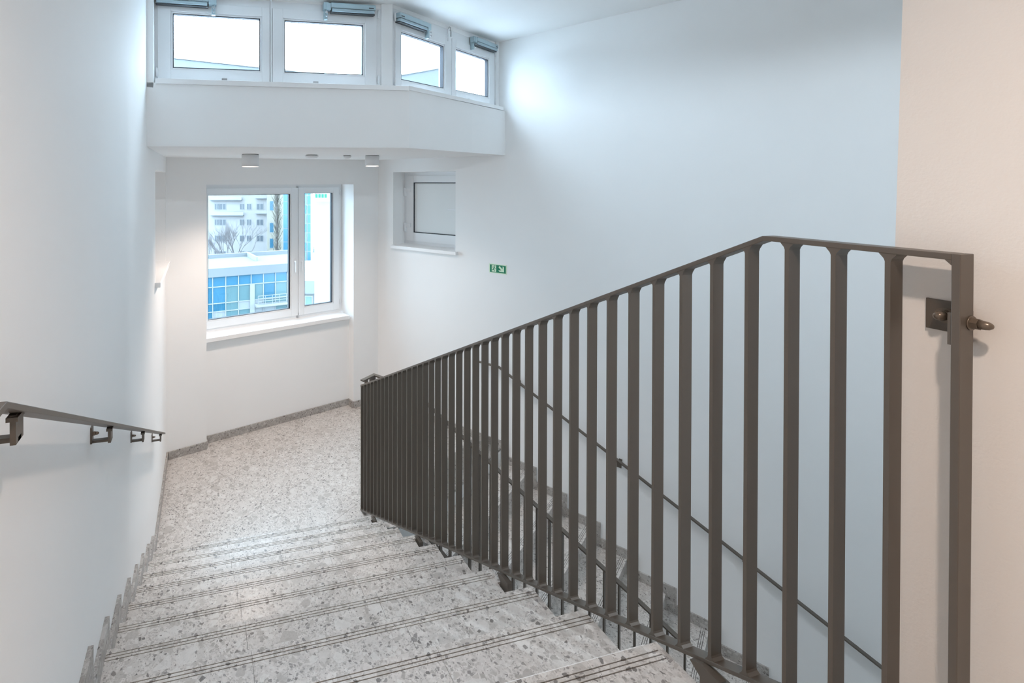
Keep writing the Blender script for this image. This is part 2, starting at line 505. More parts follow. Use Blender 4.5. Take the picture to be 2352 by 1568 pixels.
def flight(root, f, x0, x1, seams, going, rise, ks, sk_side, hs, ext, origin_of, notch={}):
    """f(x, s, z): across, down the flight, up. k-th nose lies at s = k*going, z = -k*rise"""
    edges = [x0] + seams + [x1]
    first = {}
    for k in ks:
        for i in range(len(edges) - 1):
            g = 0.0006
            key = i
            if i == len(edges) - 2 and k in notch:      # tile cut back around a railing post
                b = tread_tile(lambda x, s, z: f(x, s + k * going, z - k * rise), edges[i] + g, edges[i + 1] - 0.020, going + 0.02)
                b.box(lambda x, s, z: f(x, s + k * going, z - k * rise), edges[i + 1] - 0.020, edges[i + 1] - g, -notch[k], 0, -0.022, 0, M['terra'])
                b.build("tread_tile", root, origin=origin_of(edges[i], k * going, -k * rise))
                continue
            at = origin_of(edges[i], k * going, -k * rise)
            if key not in first:
                b = tread_tile(lambda x, s, z: f(x, s + k * going, z - k * rise), edges[i] + g, edges[i + 1] - g, going + 0.02)
                first[key] = b.build("tread_tile", root, origin=at)
            else:
                inst(first[key], "tread_tile", at, root)
        at = origin_of(x0, k * going, -k * rise)
        if 'r' not in first:
            b = B(); b.box(lambda x, s, z: f(x, s + k * going, z - k * rise), x0, x1, -0.035, -0.02, -rise, -0.022, M['terra'])
            first['r'] = b.build("riser", root, origin=at)
        else:
            inst(first['r'], "riser", at, root)
        # stepped skirting piece beside the tread
        if 's' not in first:
            b = B(); a0, a1 = sk_side
            sh = [(-going + ext, 0.0), (0.0, 0.0), (0.0, -rise + 0.0), (ext, -rise), (ext, hs), (-going + ext + 0.001, hs)]
            L = lambda x: [f(x, s + k * going, z - k * rise) for s, z in sh]
            b.prism(L(a0), L(a1), M['skirt'])
            first['s'] = b.build("skirting_tile", root, origin=at)
        else:
            inst(first['s'], "skirting_tile", at, root)


def FU(x, s, z): return Vector((x, s, z))
up = thing("staircase", (0.9, -1.8, 0), "pale terrazzo stair flight in the foreground going down to the half landing", "staircase", "terrazzo stair flights")
KT = 11
flight(up, lambda x, s, z: Vector((x, s - KT * TD, z + KT * RD)), 0.0, W, [0.565, 1.155], TD, RD, list(range(0, 11)), (0.0, 0.018), 0.085, 0.06,
       lambda x, s, z: Vector((x, s - KT * TD, z + KT * RD)), {10: 0.055, 7: 0.030, 4: 0.080, 1: 0.138})
# waist of the flight (white underside and cheek)
b = B()
for_x = lambda x: [Vector((x, -3.32, 11 * RD - 0.022)), Vector((x, -3.32, 1.40)), Vector((x, -0.265, -0.20)), Vector((x, -0.265, -0.022))] 
prof = []
b2 = [(-3.33, 11 * RD - 0.03), (-3.33, 1.40), (-0.262, -0.2), (-0.262, 0.0)]
steps = []
for k in range(1, 12):
    steps += [(-k * TD + 0.022, (k - 1) * RD - 0.023 if k > 1 else 0.0), (-k * TD + 0.022, k * RD - 0.023)]
prof = b2[1:3] + steps + [(-3.33, 11 * RD - 0.023)]
b.prism([Vector((0.001, y, z)) for y, z in prof], [Vector((W - 0.024, y, z)) for y, z in prof], M['wall'])
b.build("stair_waist", up)

FLR = lambda x, s, z: RF(-(S0 + s), x, z)
dn = thing("staircase", tuple(RF(-3.0, 2.5, -0.8)), "second terrazzo stair flight beyond the railing going down beside the right wall", "staircase", "terrazzo stair flights")
flight(dn, FLR, 1.70, NW, [2.25, 2.80], T2, R2, list(range(0, 11)), (NW - 0.015, NW), 0.085, 0.08, FLR)
b = B()
prof = [(-0.02, 0.0)]
for k in range(0, 11):
    prof += [(k * T2 - 0.022, -k * R2 - 0.023), (k * T2 - 0.022, -(k + 1) * R2 - 0.023)]
prof = [(-0.03, -0.2), (-0.03, -0.023)] + prof[1:] + [(11 * T2, -11 * R2 - 0.03), (11 * T2, -11 * R2 - 0.22)]
b.prism([FLR(1.706, s, z) for s, z in prof], [FLR(NW - .001, s, z) for s, z in prof], M['wall'])
b.build("stair_waist", dn)
# terrazzo of the top landing behind its nose tile
tl = struct("floor", (0.9, -4.9, 11 * RD - 0.02))
e = [0.0, 0.565, 1.155, W]
for i in range(3):
    for q in range(4):
        b = B(); b.box(XY, e[i] + .0006, e[i + 1] - .0006, -3.62 - 0.72 * (q + 1) + .0006, -3.62 - 0.72 * q - .0006, 11 * RD - 0.02, 11 * RD, M['terra'])
        b.build("tile", tl)

# ------------------------------------------------------------------ railing of the upper flight
XA, XB = W + 0.010, W + 0.048
YK, ZK = -3.2824, 2.8107
ZBK = 1.698                         # bottom rail top edge where it turns level


def sweep(path, x0, x1, t, m, mb):
    """flat bar: path of (y, z) along its top edge, mitred, thickness t measured square to the bar"""
    rings = []
    for i, (y, z) in enumerate(path):
        ds = []
        if i > 0: ds.append(Vector((y - path[i - 1][0], z - path[i - 1][1])).normalized())
        if i < len(path) - 1: ds.append(Vector((path[i + 1][0] - y, path[i + 1][1] - z)).normalized())
        ns = [Vector((d.y, -d.x)) if d.x < 0 else Vector((-d.y, d.x)) for d in ds]
        ns = [q if q.y > 0 else -q for q in ns]
        nn = sum(ns, Vector((0, 0))).normalized()
        nn = nn / max(0.3, nn.dot(ns[0]))
        rings.append([Vector((x0, y, z)), Vector((x1, y, z)), Vector((x1, y - nn.x * t, z - nn.y * t)), Vector((x0, y - nn.x * t, z - nn.y * t))])
    mb.loft(rings, m)
    return mb


rail = thing("stair_railing", (W + 0.03, -1.8, 0.9), "dark bronze flat-bar railing of the foreground flight ending at the cream wall", "railing", "stair railings")
b = B()
kink = [(YK + 0.012, ZK - 0.0062), (YK, ZK), (YK - 0.010, ZK + 0.0005), (YK - 0.022, ZK + 0.0005)]
Z0T = ZK - (0.0 - YK) * SL
sweep([(0.018, Z0T - 0.018 * SL)] + kink + [(-3.6068, ZK + 0.0007)], XA, XB, 0.012, M['bronze'], b)
b.build("top_rail", rail, bevel=0.0012)
b = B()
ZB0R = 0.001
sweep([(0.018, ZB0R - 0.001)] + [(-3.335, ZB0R + 3.346 * SL), (-3.350, ZB0R + 3.350 * SL), (-3.6185, ZB0R + 3.350 * SL)], XA - 0.002, XB + 0.002, 0.010, M['bronze'], b)
b.build("bottom_rail", rail, bevel=0.001)


def ztop(y): return (ZK + 0.0005 if y < YK - 0.01 else ZK - (y - YK) * SL)
def zbot(y): return ZB0R + (3.348 if y < -3.337 else 0.011 - y) * SL


def bar(mb, x0, x1, ya, yb, zt, zb, m, fl=0.011):
    """upright flat bar whose ends splay into small weld fillets against the sloping rails"""
    L = []
    for (yy0, yy1, zz) in ((ya - fl, yb + fl, None), (ya - 0.002, yb + 0.002, -0.012), (ya, yb, -0.018)):
        if zz is None: L.append((yy0, yy1, zt(yy0) - 0.010, zt(yy1) - 0.010))
        else:
            L.append((yy0, yy1, zt(yy0) - 0.010 + zz, zt(yy1) - 0.010 + zz))
    for (yy0, yy1, zz) in ((ya, yb, 0.014), (ya - 0.002, yb + 0.002, 0.008), (ya - fl * .8, yb + fl * .8, 0.0)):
        L.append((yy0, yy1, zb(yy0) + zz, zb(yy1) + zz))
    mb.loft([[Vector((x0, p, r)), Vector((x1, p, r)), Vector((x1, q, s)), Vector((x0, q, s))] for p, q, r, s in L], m)
    return mb


ys = [0.011 - 0.0868 * k for k in range(27)]
ys += [ys[-1] - 0.0905 * k for k in range(1, 15)]
bars = {}
for k, y in enumerate(ys):
    ya, yb = y - 0.009, y
    key = 'slope' if ya > -3.25 else 'one%d' % k
    if key in bars:
        inst(bars[key], "baluster", (0.5 * (XA + XB), y, zbot(y)), rail)
    else:
        b = bar(B(), XA + 0.001, XB - 0.001, ya, yb, ztop, zbot, M['bronze'])
        bars[key] = b.build("baluster", rail, origin=(0.5 * (XA + XB), y, zbot(y)))
# end post: the top rail turns down
b = B()
b.box(XY, XA, XB, -3.6185, -3.6065, 1.0, ZK + 0.0008, M['bronze'])
b.prism([Vector((XA, -3.607, ZK - 0.011)), Vector((XA, -3.607, ZK - 0.022)), Vector((XA, -3.597, ZK - 0.011))],
        [Vector((XB, -3.607, ZK - 0.011)), Vector((XB, -3.607, ZK - 0.022)), Vector((XB, -3.597, ZK - 0.011))], M['bronze'])
b.build("end_post", rail, bevel=0.0012)
# posts that carry the railing at the side of the treads
XQ = W - 0.008
for y in (-0.360, -1.235, -2.187, -3.143):
    b = B(); y2 = y - 0.055
    b.box(XY, XQ, XQ + 0.024, y2, y, zbot(y) - 0.30, zbot(y) - 0.010, M['bronze'])
    b.prism([Vector((XQ, y, zbot(y) - 0.010)), Vector((XQ, y, zbot(y) - 0.045)), Vector((XQ, y + 0.03, zbot(y + 0.03) - 0.010))],
            [Vector((XQ + .024, y, zbot(y) - 0.010)), Vector((XQ + .024, y, zbot(y) - 0.045)), Vector((XQ + .024, y + 0.03, zbot(y + 0.03) - 0.010))], M['bronze'])
    b.build("support_post", rail)


def dome(mb, c, ax, r=0.010, s=1.0):
    ax = Vector(ax).normalized()
    mb.lathe(c, ax, [(r * 1.5, 0.0), (r * 1.5, 0.002 * s)], M['nut'], 20)
    mb.lathe(Vector(c) + ax * 0.002 * s, ax, [(r * 1.22, 0.0), (r * 1.22, 0.008 * s)], M['nut'], 6, False)
    mb.lathe(Vector(c) + ax * 0.010 * s, ax, [(r * 0.95, 0.0), (r * 0.92, 0.006 * s), (r * 0.78, 0.011 * s), (r * 0.45, 0.0145 * s), (r * 0.1, 0.0155 * s)], M['nut'], 16)
    return mb


# angle bracket on the cream wall with its dome nuts
b = B()
b.box(XY, XS - 0.005, XS, -3.606, -3.545, 2.652, 2.712, M['bronze'])
b.box(XY, XA + 0.004, XS, -3.6065, -3.6005, 2.640, 2.700, M['bronze'])
wb = b.build("wall_bracket", rail)
dome(B(), (XS - 0.005, -3.572, 2.683), (-1, 0.0, 0)).build("dome_nut", wb)
b = dome(B(), (XA + 0.030, -3.6185, 2.683), (0, -1, 0), 0.009, 1.1); b.build("dome_nut", wb)

# ------------------------------------------------------------------ railing of the lower flight (with its return to the upper one)
NL = 1.66
rail2 = thing("stair_railing", tuple(RF(-3.0, NL, -0.8)), "dark bronze railing of the farther flight seen through the front balusters", "railing", "stair railings")
sL0 = 0.94
zr = 1.165
SL2 = 0.500
sK = 1.32                      # where the level piece starts to fall
def zt2(s): return zr if s < sK else zr - (s - sK) * SL2
def FLN(x, s, z): return RF(-s, x, z)


def sweep3(path, side, w, t, m, mb):
    """flat bar along 3D points at constant plan direction per point; side = list of unit plan vectors"""
    rings = []
    for p, sd in zip(path, side):
        p = Vector(p)
        rings.append([p - sd * w / 2, p + sd * w / 2, p + sd * w / 2 - ZV * t, p - sd * w / 2 - ZV * t])
    mb.loft(rings, m); return mb


pA = Vector((W + 0.029, 0.030, zr - 0.006)); pB = RF(-sL0, NL + 0.02, zr)
dAB = (pB - pA); dAB.z = 0; dAB.normalize()
sAB = Vector((dAB.y, -dAB.x, 0))
mid = (sAB - nv).normalized(); mid = mid / max(.3, mid.dot(sAB))
b = B()
SE = 5.0
sweep3([pA, pB, FLN(NL + .02, sK, zr), FLN(NL + .02, SE, zt2(SE))], [sAB, mid, -nv, -nv], 0.038, 0.012, M['bronze'], b)
b.build("top_rail", rail2, bevel=0.001)
zb2 = lambda s: 0.05 if s < 1.30 else 0.05 - (s - 1.30) * SL2
b = B()
sweep3([FLN(NL + .02, 1.15, 0.05), FLN(NL + .02, 1.30, 0.05), FLN(NL + .02, SE, zb2(SE))], [-nv, -nv, -nv], 0.040, 0.010, M['bronze'], b)
b.build("bottom_rail", rail2)


def bar2(s, mb):
    s0_, s1_ = s, s + 0.009
    mb.loft([[FLN(NL + .002, s0_, zt2(s0_) - .011), FLN(NL + .038, s0_, zt2(s0_) - .011), FLN(NL + .038, s1_, zt2(s1_) - .011), FLN(NL + .002, s1_, zt2(s1_) - .011)],
             [FLN(NL + .002, s0_, zb2(s0_)), FLN(NL + .038, s0_, zb2(s0_)), FLN(NL + .038, s1_, zb2(s1_)), FLN(NL + .002, s1_, zb2(s1_))]], M['bronze'])
    return mb


first = None
s = 1.637 - 0.0875 * 8 + 0.0
while s < 4.95:
    if s <= sK:
        bar2(s, B()).build("baluster", rail2)
    elif first is None:
        s_first = s; first = bar2(s, B()).build("baluster", rail2, origin=FLN(NL + .02, s, zb2(s)))
    else:
        inst(first, "baluster", FLN(NL + .02, s, zb2(s)), rail2)
    s += 0.0875
for t in (0.35, 0.75):
    p = pA.lerp(pB, t)
    b = B()
    L = lambda z: [p + sAB * .018 + dAB * .0045 + ZV * z, p - sAB * .018 + dAB * .0045 + ZV * z, p - sAB * .018 - dAB * .0045 + ZV * z, p + sAB * .018 - dAB * .0045 + ZV * z]
    b.prism(L(-zr + .006), L(-0.011), M['bronze']); b.build("baluster", rail2)
for s in (1.75, 2.65, 3.55, 4.45):
    b = B(); b.box(FLN, NL + .006, NL + .030, s, s + .055, zb2(s) - .40, zb2(s) - .012, M['bronze']); b.build("support_post", rail2)

# ------------------------------------------------------------------ wall handrails
def handrail(root, f, path, brackets, off, wd=0.040, t=0.012):
    """f(x, s, z): x from the wall outwards, s along, z up; path = (s, z) of the top outer edge"""
    rings = []
    for s, z in path: rings.append([f(off, s, z), f(off - wd, s, z), f(off - wd, s, z - t), f(off, s, z - t)])
    b = B(); b.loft(rings, M['bronze']); b.build("rail", root, bevel=0.001)

    def zat(s):
        for (a, za), (c, zc_) in zip(path[:-1], path[1:]):
            if min(a, c) <= s <= max(a, c): return za + (zc_ - za) * (s - a) / (c - a)
        return path[-1][1]
    for s in brackets:
        z = zat(s); b = B(); h = 0.019
        xr = off - wd / 2
        b.box(f, xr - .005, xr + .005, s - h, s + h, z - 0.062, z - t + .004, M['bronze'])        # strap under the rail
        b.box(f, xr - .010, xr + .010, s - h * 1.25, s + h * 1.25, z - t - 0.006, z - t + .002, M['bronze'])    # weld pad
        b.box(f, 0.004, xr + .005, s - h * .4, s + h * .4, z - 0.062, z - 0.053, M['bronze'])           # arm to the wall
        b.box(f, 0.0, 0.006, s - h * .7, s + h * .7, z - 0.062, z - 0.004, M['bronze'])                 # plate on the wall
        br_ = b.build("bracket", root)
        c = f(0.006, s, z - 0.030); ax = f(1, s, z) - f(0, s, z)
        dome(B(), c, ax, 0.0062, 0.85).build("dome_nut", br_)


hl = thing("wall_handrail", (0.04, -1.6, 1.7), "dark bronze flat handrail on brackets along the left wall", "handrail", "wall handrails")
handrail(hl, lambda x, s, z: Vector((x, s, z)), [(-5.6, 2.583), (-3.305, 2.583), (0.006, 0.902)], [-4.4, -3.205, -2.285, -1.305, -0.205], 0.085)
hr = thing("wall_handrail", tuple(RF(-2.8, NW, 0.3)), "dark bronze flat handrail along the right wall above the farther flight", "handrail", "wall handrails")
handrail(hr, lambda x, s, z: RF(-s, NW - x, z), [(1.12, 0.920), (1.41, 0.919), (5.0, -0.878)], [1.62, 2.585, 3.50, 4.42], 0.075)

# ------------------------------------------------------------------ upper windows
def frame_ring(mb, f, u0, u1, z0, z1, w, v0, v1, m):
    """rectangular frame of member width w (number or l, r, b, t)"""
    l, r, bt, tp = (w, w, w, w) if not isinstance(w, tuple) else w
    mb.box(f, u0, u0 + l, v0, v1, z0, z1, m); mb.box(f, u1 - r, u1, v0, v1, z0, z1, m)
    mb.box(f, u0 + l, u1 - r, v0, v1, z0, z0 + bt, m); mb.box(f, u0 + l, u1 - r, v0, v1, z1 - tp, z1, m)
    return mb


def window(idx, f, fr, sash, pane, v, hinge_u=None, latch=None, hz=None, gask=0.006):
    """fr, sash, pane: (u0, u1, z0, z1); v: front of the sash"""
    root = struct("window_%d" % idx, tuple(f((fr[0] + fr[1]) / 2, v, fr[2])))
    b = frame_ring(B(), f, *fr, (0.05, 0.05, 0.08, 0.09), v + 0.012, v + 0.085, M['pvc']); b.build("frame", root)
    l, r, bt, tp = pane[0] - sash[0], sash[1] - pane[1], pane[2] - sash[2], sash[3] - pane[3]
    b = frame_ring(B(), f, *sash, (l - .014, r - .014, bt - .014, tp - .014), v, v + 0.07, M['pvc'])
    frame_ring(b, f, sash[0] + l - .014, sash[1] - r + .014, sash[2] + bt - .014, sash[3] - tp + .014, 0.014, v + .010, v + .06, M['pvc'])   # glazing bead
    sh = b.build("sash", root, bevel=0.002)
    b = frame_ring(B(), f, *pane, gask, v + 0.012, v + 0.045, M['gasket']); b.build("gasket", sh)
    b = B(); b.box(f, pane[0], pane[1], v + .030, v + .034, pane[2], pane[3], M['glass']); b.build("pane", sh)
    if hinge_u is not None:
        for z in hz:
            p0 = f(hinge_u, v - .006, z); b = B()
            b.lathe(p0, f(hinge_u, v - .006, z + 1) - p0, [(0.008, 0), (0.008, 0.055), (0.006, .058), (0.006, .066)], M['pvc'], 10); b.build("hinge", sh)
    if latch:
        u, z = latch; b = B()
        b.box(f, u - .020, u + .020, v - .004, v, z, z + .022, M['steel'])
        b.box(f, u - .004, u + .004, v - .010, v - .003, z - .008, z + .008, M['steel'])
        b.box(f, u - .016, u + .026, v - .012, v - .006, z - .011, z - .006, M['darkslot'])
        b.build("latch", sh)
    return root


HU = (3.715, 4.245)
w1 = window(1, UF, (0.045, 0.905, 3.66, 4.345), (0.066, 0.888, 3.700, 4.275), (0.172, 0.815, 3.788, 4.190), 0.10, 0.060, (0.545, 3.697), HU)
w2 = window(2, UF, (0.893, 1.800, 3.66, 4.350), (0.910, 1.760, 3.700, 4.275), (1.004, 1.647, 3.784, 4.189), 0.10, 1.772, (1.252, 3.697), HU)
b = B(); b.box(UF, 0.8935, 0.9045, 0.099, 0.17, 3.69, 4.345, M['pvc']); b.build("mullion", w2)
w3 = window(3, VF, (1.37, 2.345, 3.70, 4.39), (1.410, 2.331, 3.735, 4.31), (1.507, 2.197, 3.805, 4.203), 0.10, 1.398, (1.889, 3.720), (3.74, 4.27))
w4 = window(4, VF, (2.325, 3.300, 3.70, 4.39), (2.336, 3.262, 3.735, 4.30), (2.428, 3.127, 3.812, 4.214), 0.10, 3.272, (2.675, 3.730), (3.74, 4.27))
# fixed heads above the frames up to the ceiling
b = B()
b.box(UF, 0.04, 1.80, 0.11, 0.2, 4.33, 4.75, M['wall']); b.box(VF, 1.37, 3.36, 0.11, 0.2, 4.375, 4.8, M['wall'])
st(b.build("trim_2"))
# curtain rod like trim and sill boards
b = B()
b.prism([UF(0.06, -0.015, 3.645), Vector((1.995, -0.515, 3.681)), Vector((1.93, -0.40, 3.68)), UF(0.06, 0.115, 3.645)],
        [UF(0.06, -0.015, 3.683), Vector((1.995, -0.515, 3.719)), Vector((1.93, -0.40, 3.718)), UF(0.06, 0.115, 3.683)], M['sill'])
q0, q1 = Vector((1.995, -0.517, 0)), RF(-1.452, NW - .045, 0)
q2, q3 = RF(-1.355, NW - .06, 0), Vector((1.905, -0.395, 0))
b.prism([q0 + ZV * 3.686, q1 + ZV * 3.733, q2 + ZV * 3.733, q3 + ZV * 3.686], [q0 + ZV * 3.722, q1 + ZV * 3.771, q2 + ZV * 3.771, q3 + ZV * 3.722], M['sill'])
o = b.build("trim_3", bevel=0.002); st(o)


def opener(f, u0, u1, zc_, flip, label):
    """chain drive: long housing with end cap, lower rail, clamp on the sash"""
    root = thing("window_opener", tuple(f((u0 + u1) / 2, 0.08, zc_)), label, "window opener", "chain drives on the upper windows")
    b = B(); b.box(f, u0, u1, 0.045, 0.095, zc_ - 0.012, zc_ + 0.030, M['alu']); b.build("housing", root, bevel=0.006)
    b = B(); b.box(f, u0 + .01, u1 - .01, 0.050, 0.095, zc_ - 0.038, zc_ - 0.014, M['alu']); b.build("chain_rail", root, bevel=0.004)
    b = B(); b.box(f, u0 + .005, u1 - .005, 0.06, 0.10, zc_ - 0.046, zc_ - 0.039, M['darkslot']); b.build("seal_strip", root)
    e0 = u1 if not flip else u0; d = 1 if not flip else -1
    b = B()
    b.box(f, min(e0, e0 + d * .035), max(e0, e0 + d * .035), 0.05, 0.10, zc_ - 0.030, zc_ + 0.022, M['alu'])
    b.box(f, min(e0 + d * .015, e0 + d * .055), max(e0 + d * .015, e0 + d * .055), 0.055, 0.10, zc_ - 0.025, zc_ + 0.030, M['alu'])
    b.box(f, min(e0 + d * .022, e0 + d * .048), max(e0 + d * .022, e0 + d * .048), 0.07, 0.10, zc_ - 0.098, zc_ - 0.02, M['alu'])
    b.build("clamp", root)
    b = B(); p = f(e0 + d * .035, 0.055, zc_ - .05); b.lathe(p, f(e0 + d * .035, -1, zc_ - .05) - p, [(.008, 0), (.008, .012)], M['steel'], 8)
    b.lathe(p - ZV * .03, f(e0 + d * .035, -1, zc_ - .05) - p, [(.006, 0), (.006, .012)], M['steel'], 8); b.build("bolt", root)
    s0_ = u0 if not flip else u1
    b = B(); b.box(f, min(s0_ + d * .02, s0_ + d * .06), max(s0_ + d * .02, s0_ + d * .06), 0.042, 0.046, zc_ - .002, zc_ + .006, M['darkslot']); b.build("slot", root)
    return root


opener(UF, 0.05, 0.430, 4.282, False, "grey chain window opener at the top left edge above the leftmost upper window")
opener(UF, 1.362, 1.735, 4.303, True, "grey chain window opener above the second upper window from the left")
opener(VF, 1.40, 1.835, 4.305, False, "grey chain window opener above the third upper window, nearest the bulkhead corner")
opener(VF, 2.755, 3.24, 4.350, True, "grey chain window opener above the rightmost upper window beside the right wall")
hk = thing("ceiling_hook", tuple(VF(2.264, 0.09, 4.38)), "small steel hook at the ceiling between the two right upper windows", "hook")
b = B()
pts = [VF(2.264 + .016 * math.cos(a), 0.085, 4.375 + .016 * math.sin(a)) for a in [math.radians(q) for q in range(-60, 230, 30)]]
for p, q in zip(pts[:-1], pts[1:]): b.tube(p, q, .004, .004, M['steel'], 8)
b.build("hook_bend", hk)
b = B(); b.box(VF, 2.248, 2.262, .088, .1, 4.26, 4.37, M['pvc']); b.build("hook_plate", hk)

# ------------------------------------------------------------------ the big landing window
VW = CN + 0.17
def WFv(u, v, z): return WF(u, VW + v, z)
root = struct("window_5", tuple(WFv(1.77, 0, 1.2)))
b = frame_ring(B(), WFv, 0.799, 2.745, 1.19, 2.918, (0.06, 0.07, 0.08, 0.07), 0.012, 0.085, M['pvc'])
b.box(WFv, 2.06, 2.11, .012, .085, 1.2, 2.9, M['pvc']); b.build("frame", root)


def big_sash(u0, u1, z0, z1, p, handle_u, hinge_u):
    l, r, bt, tp = p[0] - u0, u1 - p[1], p[2] - z0, z1 - p[3]
    b = frame_ring(B(), WFv, u0, u1, z0, z1, (l - .014, r - .014, bt - .014, tp - .014), 0, 0.075, M['pvc'])
    frame_ring(b, WFv, p[0] - .014, p[1] + .014, p[2] - .014, p[3] + .014, 0.014, .008, .06, M['pvc'])
    sh = b.build("sash", root, bevel=0.002)
    b = frame_ring(B(), WFv, *p, (0.004, 0.016, 0.006, 0.004), 0.010, 0.05, M['gasket']); b.build("gasket", sh)
    b = B(); b.box(WFv, p[0], p[1], .030, .034, p[2], p[3], M['glass2']); b.build("pane", sh)
    b = B(); b.box(WFv, handle_u - .014, handle_u + .014, -.010, 0, 1.90, 1.965, M['pvc'])
    b.box(WFv, handle_u - .010, handle_u + .010, -.045, -.010, 1.925, 1.945, M['pvc'])
    b.box(WFv, handle_u - .009, handle_u + .009, -.050, -.036, 1.80, 1.945, M['pvc']); b.build("handle", sh, bevel=0.003)
    if hinge_u:
        for z in (1.30, 2.78):
            b = B(); b.lathe(WFv(hinge_u, -.004, z), ZV, [(.008, 0), (.008, .06), (.006, .063), (.006, .07)], M['pvc'], 10); b.build("hinge", sh)


big_sash(0.83, 2.078, 1.235, 2.875, (0.905, 1.972, 1.335, 2.795), 2.032, None)
big_sash(2.094, 2.705, 1.235, 2.880, (2.180, 2.602, 1.338, 2.805), 2.125, 2.716)
b = B(); b.box(WF, 0.800, 2.722, CN - 0.06, VW + 0.03, 1.152, 1.200, M['sill']); st(b.build("trim_4", bevel=0.003))

# ------------------------------------------------------------------ small frosted window in the right wall
def SF(u, v, z): return RF(-u, NW + 0.25 + v, z)
root = struct("window_6", tuple(SF(0.4, 0, 2.1)))
b = frame_ring(B(), SF, -0.053, 0.85, 2.095, 3.08, (0.06, 0.09, 0.12, 0.09), 0.012, 0.09, M['pvc']); b.build("frame", root)
b = frame_ring(B(), SF, -0.020, 0.835, 2.165, 3.035, (0.112, 0.10, 0.115, 0.092), 0.0, 0.07, M['pvc']); sh = b.build("sash", root, bevel=0.003)
b = frame_ring(B(), SF, 0.092, 0.735, 2.280, 2.943, 0.010, 0.012, 0.05, M['gasket']); b.build("gasket", sh)
b = B(); b.box(SF, 0.10, 0.727, .022, .032, 2.288, 2.935, M['frost']); b.build("pane", sh)
for z in (2.76, 2.29):
    b = B(); b.box(SF, -0.046, -0.014, -.022, .008, z, z + .115, M['pvc']); b.box(SF, -0.016, 0.052, -.012, .002, z + .055, z + .112, M['pvc'])
    b.build("hinge", sh, bevel=0.003)
b = B(); b.box(SF, 0.63, 0.76, -.05, -.036, 2.598, 2.616, M['pvc']); b.box(SF, 0.745, 0.765, -.05, 0, 2.598, 2.616, M['pvc']); b.build("handle", sh, bevel=0.003)
b = B(); b.box(RF, -0.878, 0.058, NW - 0.045, NW + 0.27, 2.086, 2.127, M['sill']); st(b.build("trim_5", bevel=0.004))

# niche window in the left wall
root = struct("window_7", (-0.2, 0.66, 2.1))
LF = lambda u, v, z: Vector((-0.20 - v, u, z))
b = frame_ring(B(), LF, 0.12, 1.20, 2.08, 3.05, 0.07, 0, 0.07, M['pvc']); b.build("frame", root)
b = B(); b.box(LF, 0.185, 1.135, .03, .040, 2.145, 2.985, M['frost']); b.build("pane", root)
b = B(); b.box(XY, -0.2, 0.045, 0.055, 1.235, 2.078, 2.120, M['sill']); st(b.build("trim_6", bevel=0.004))

# ------------------------------------------------------------------ exit sign
def GF(u, v, z): return RF(-1.281 - u, NW - v, z)
sg = thing("exit_sign", tuple(GF(0.0915, 0, 1.93)), "small green emergency exit sign with running figure and diagonal arrow on right wall", "sign")
b = B(); b.box(GF, -0.009, 0.193, 0, 0.003, 1.931, 2.033, M['luma']); b.build("backing_plate", sg)
b = B(); b.box(GF, 0.0, 0.184, 0.003, 0.0036, 1.940, 2.024, M['green']); b.build("green_field", sg)
b = B(); b.box(GF, 0.0225, 0.074, 0.0036, 0.0040, 1.946, 2.018, M['luma']); b.build("doorway", sg)


def flat(pts, v0, v1, m, name):
    b = B(); b.prism([GF(u, v0, z) for u, z in pts], [GF(u, v1, z) for u, z in pts], m); return b.build(name, sg)


b = B()
def limb(p, q, w0, w1):
    d = Vector((q[0] - p[0], q[1] - p[1])).normalized(); n_ = Vector((-d.y, d.x))
    c = [(p[0] + n_.x * w0, p[1] + n_.y * w0), (p[0] - n_.x * w0, p[1] - n_.y * w0), (q[0] - n_.x * w1, q[1] - n_.y * w1), (q[0] + n_.x * w1, q[1] + n_.y * w1)]
    b.prism([GF(u, .0040, z) for u, z in c], [GF(u, .0044, z) for u, z in c], M['green'])
limb((0.053, 2.000), (0.042, 1.976), .0052, .0048)      # trunk
limb((0.052, 2.001), (0.036, 2.000), .0028, .0025); limb((0.036, 2.000), (0.031, 1.990), .0025, .0022)     # back arm
limb((0.052, 1.998), (0.060, 1.983), .0028, .0024); limb((0.060, 1.983), (0.069, 1.986), .0024, .0020)   # front arm
limb((0.042, 1.977), (0.038, 1.966), .0045, .0036); limb((0.038, 1.966), (0.025, 1.966), .0034, .0026)   # back leg
limb((0.043, 1.976), (0.053, 1.964), .0042, .0034); limb((0.053, 1.964), (0.057, 1.950), .0032, .0026)    # front leg
b.lathe(GF(0.0575, .0040, 2.010), GF(0, 1, 0) - GF(0, 0, 0), [(.0052, 0), (.0052, .0004)], M['green'], 12)
b.build("running_figure", sg)
b = B()
ca, sa = math.cos(math.radians(-45)), math.sin(math.radians(-45))
R_ = lambda x, y: (0.135 + x * ca - y * sa, 1.982 + x * sa + y * ca)
for pl in ([(-0.040, 0.010), (0.016, 0.010), (0.016, -0.010), (-0.040, -0.010)],
           [(0.040, 0.0), (0.004, 0.036), (-0.016, 0.036), (0.014, 0.0)], [(0.040, 0.0), (0.014, 0.0), (-0.016, -0.036), (0.004, -0.036)]):
    c = [R_(x * 1.0, y) for x, y in pl]
    b.prism([GF(u, .0036, z) for u, z in c], [GF(u, .0040, z) for u, z in c], M['luma'])
b.build("arrow", sg)

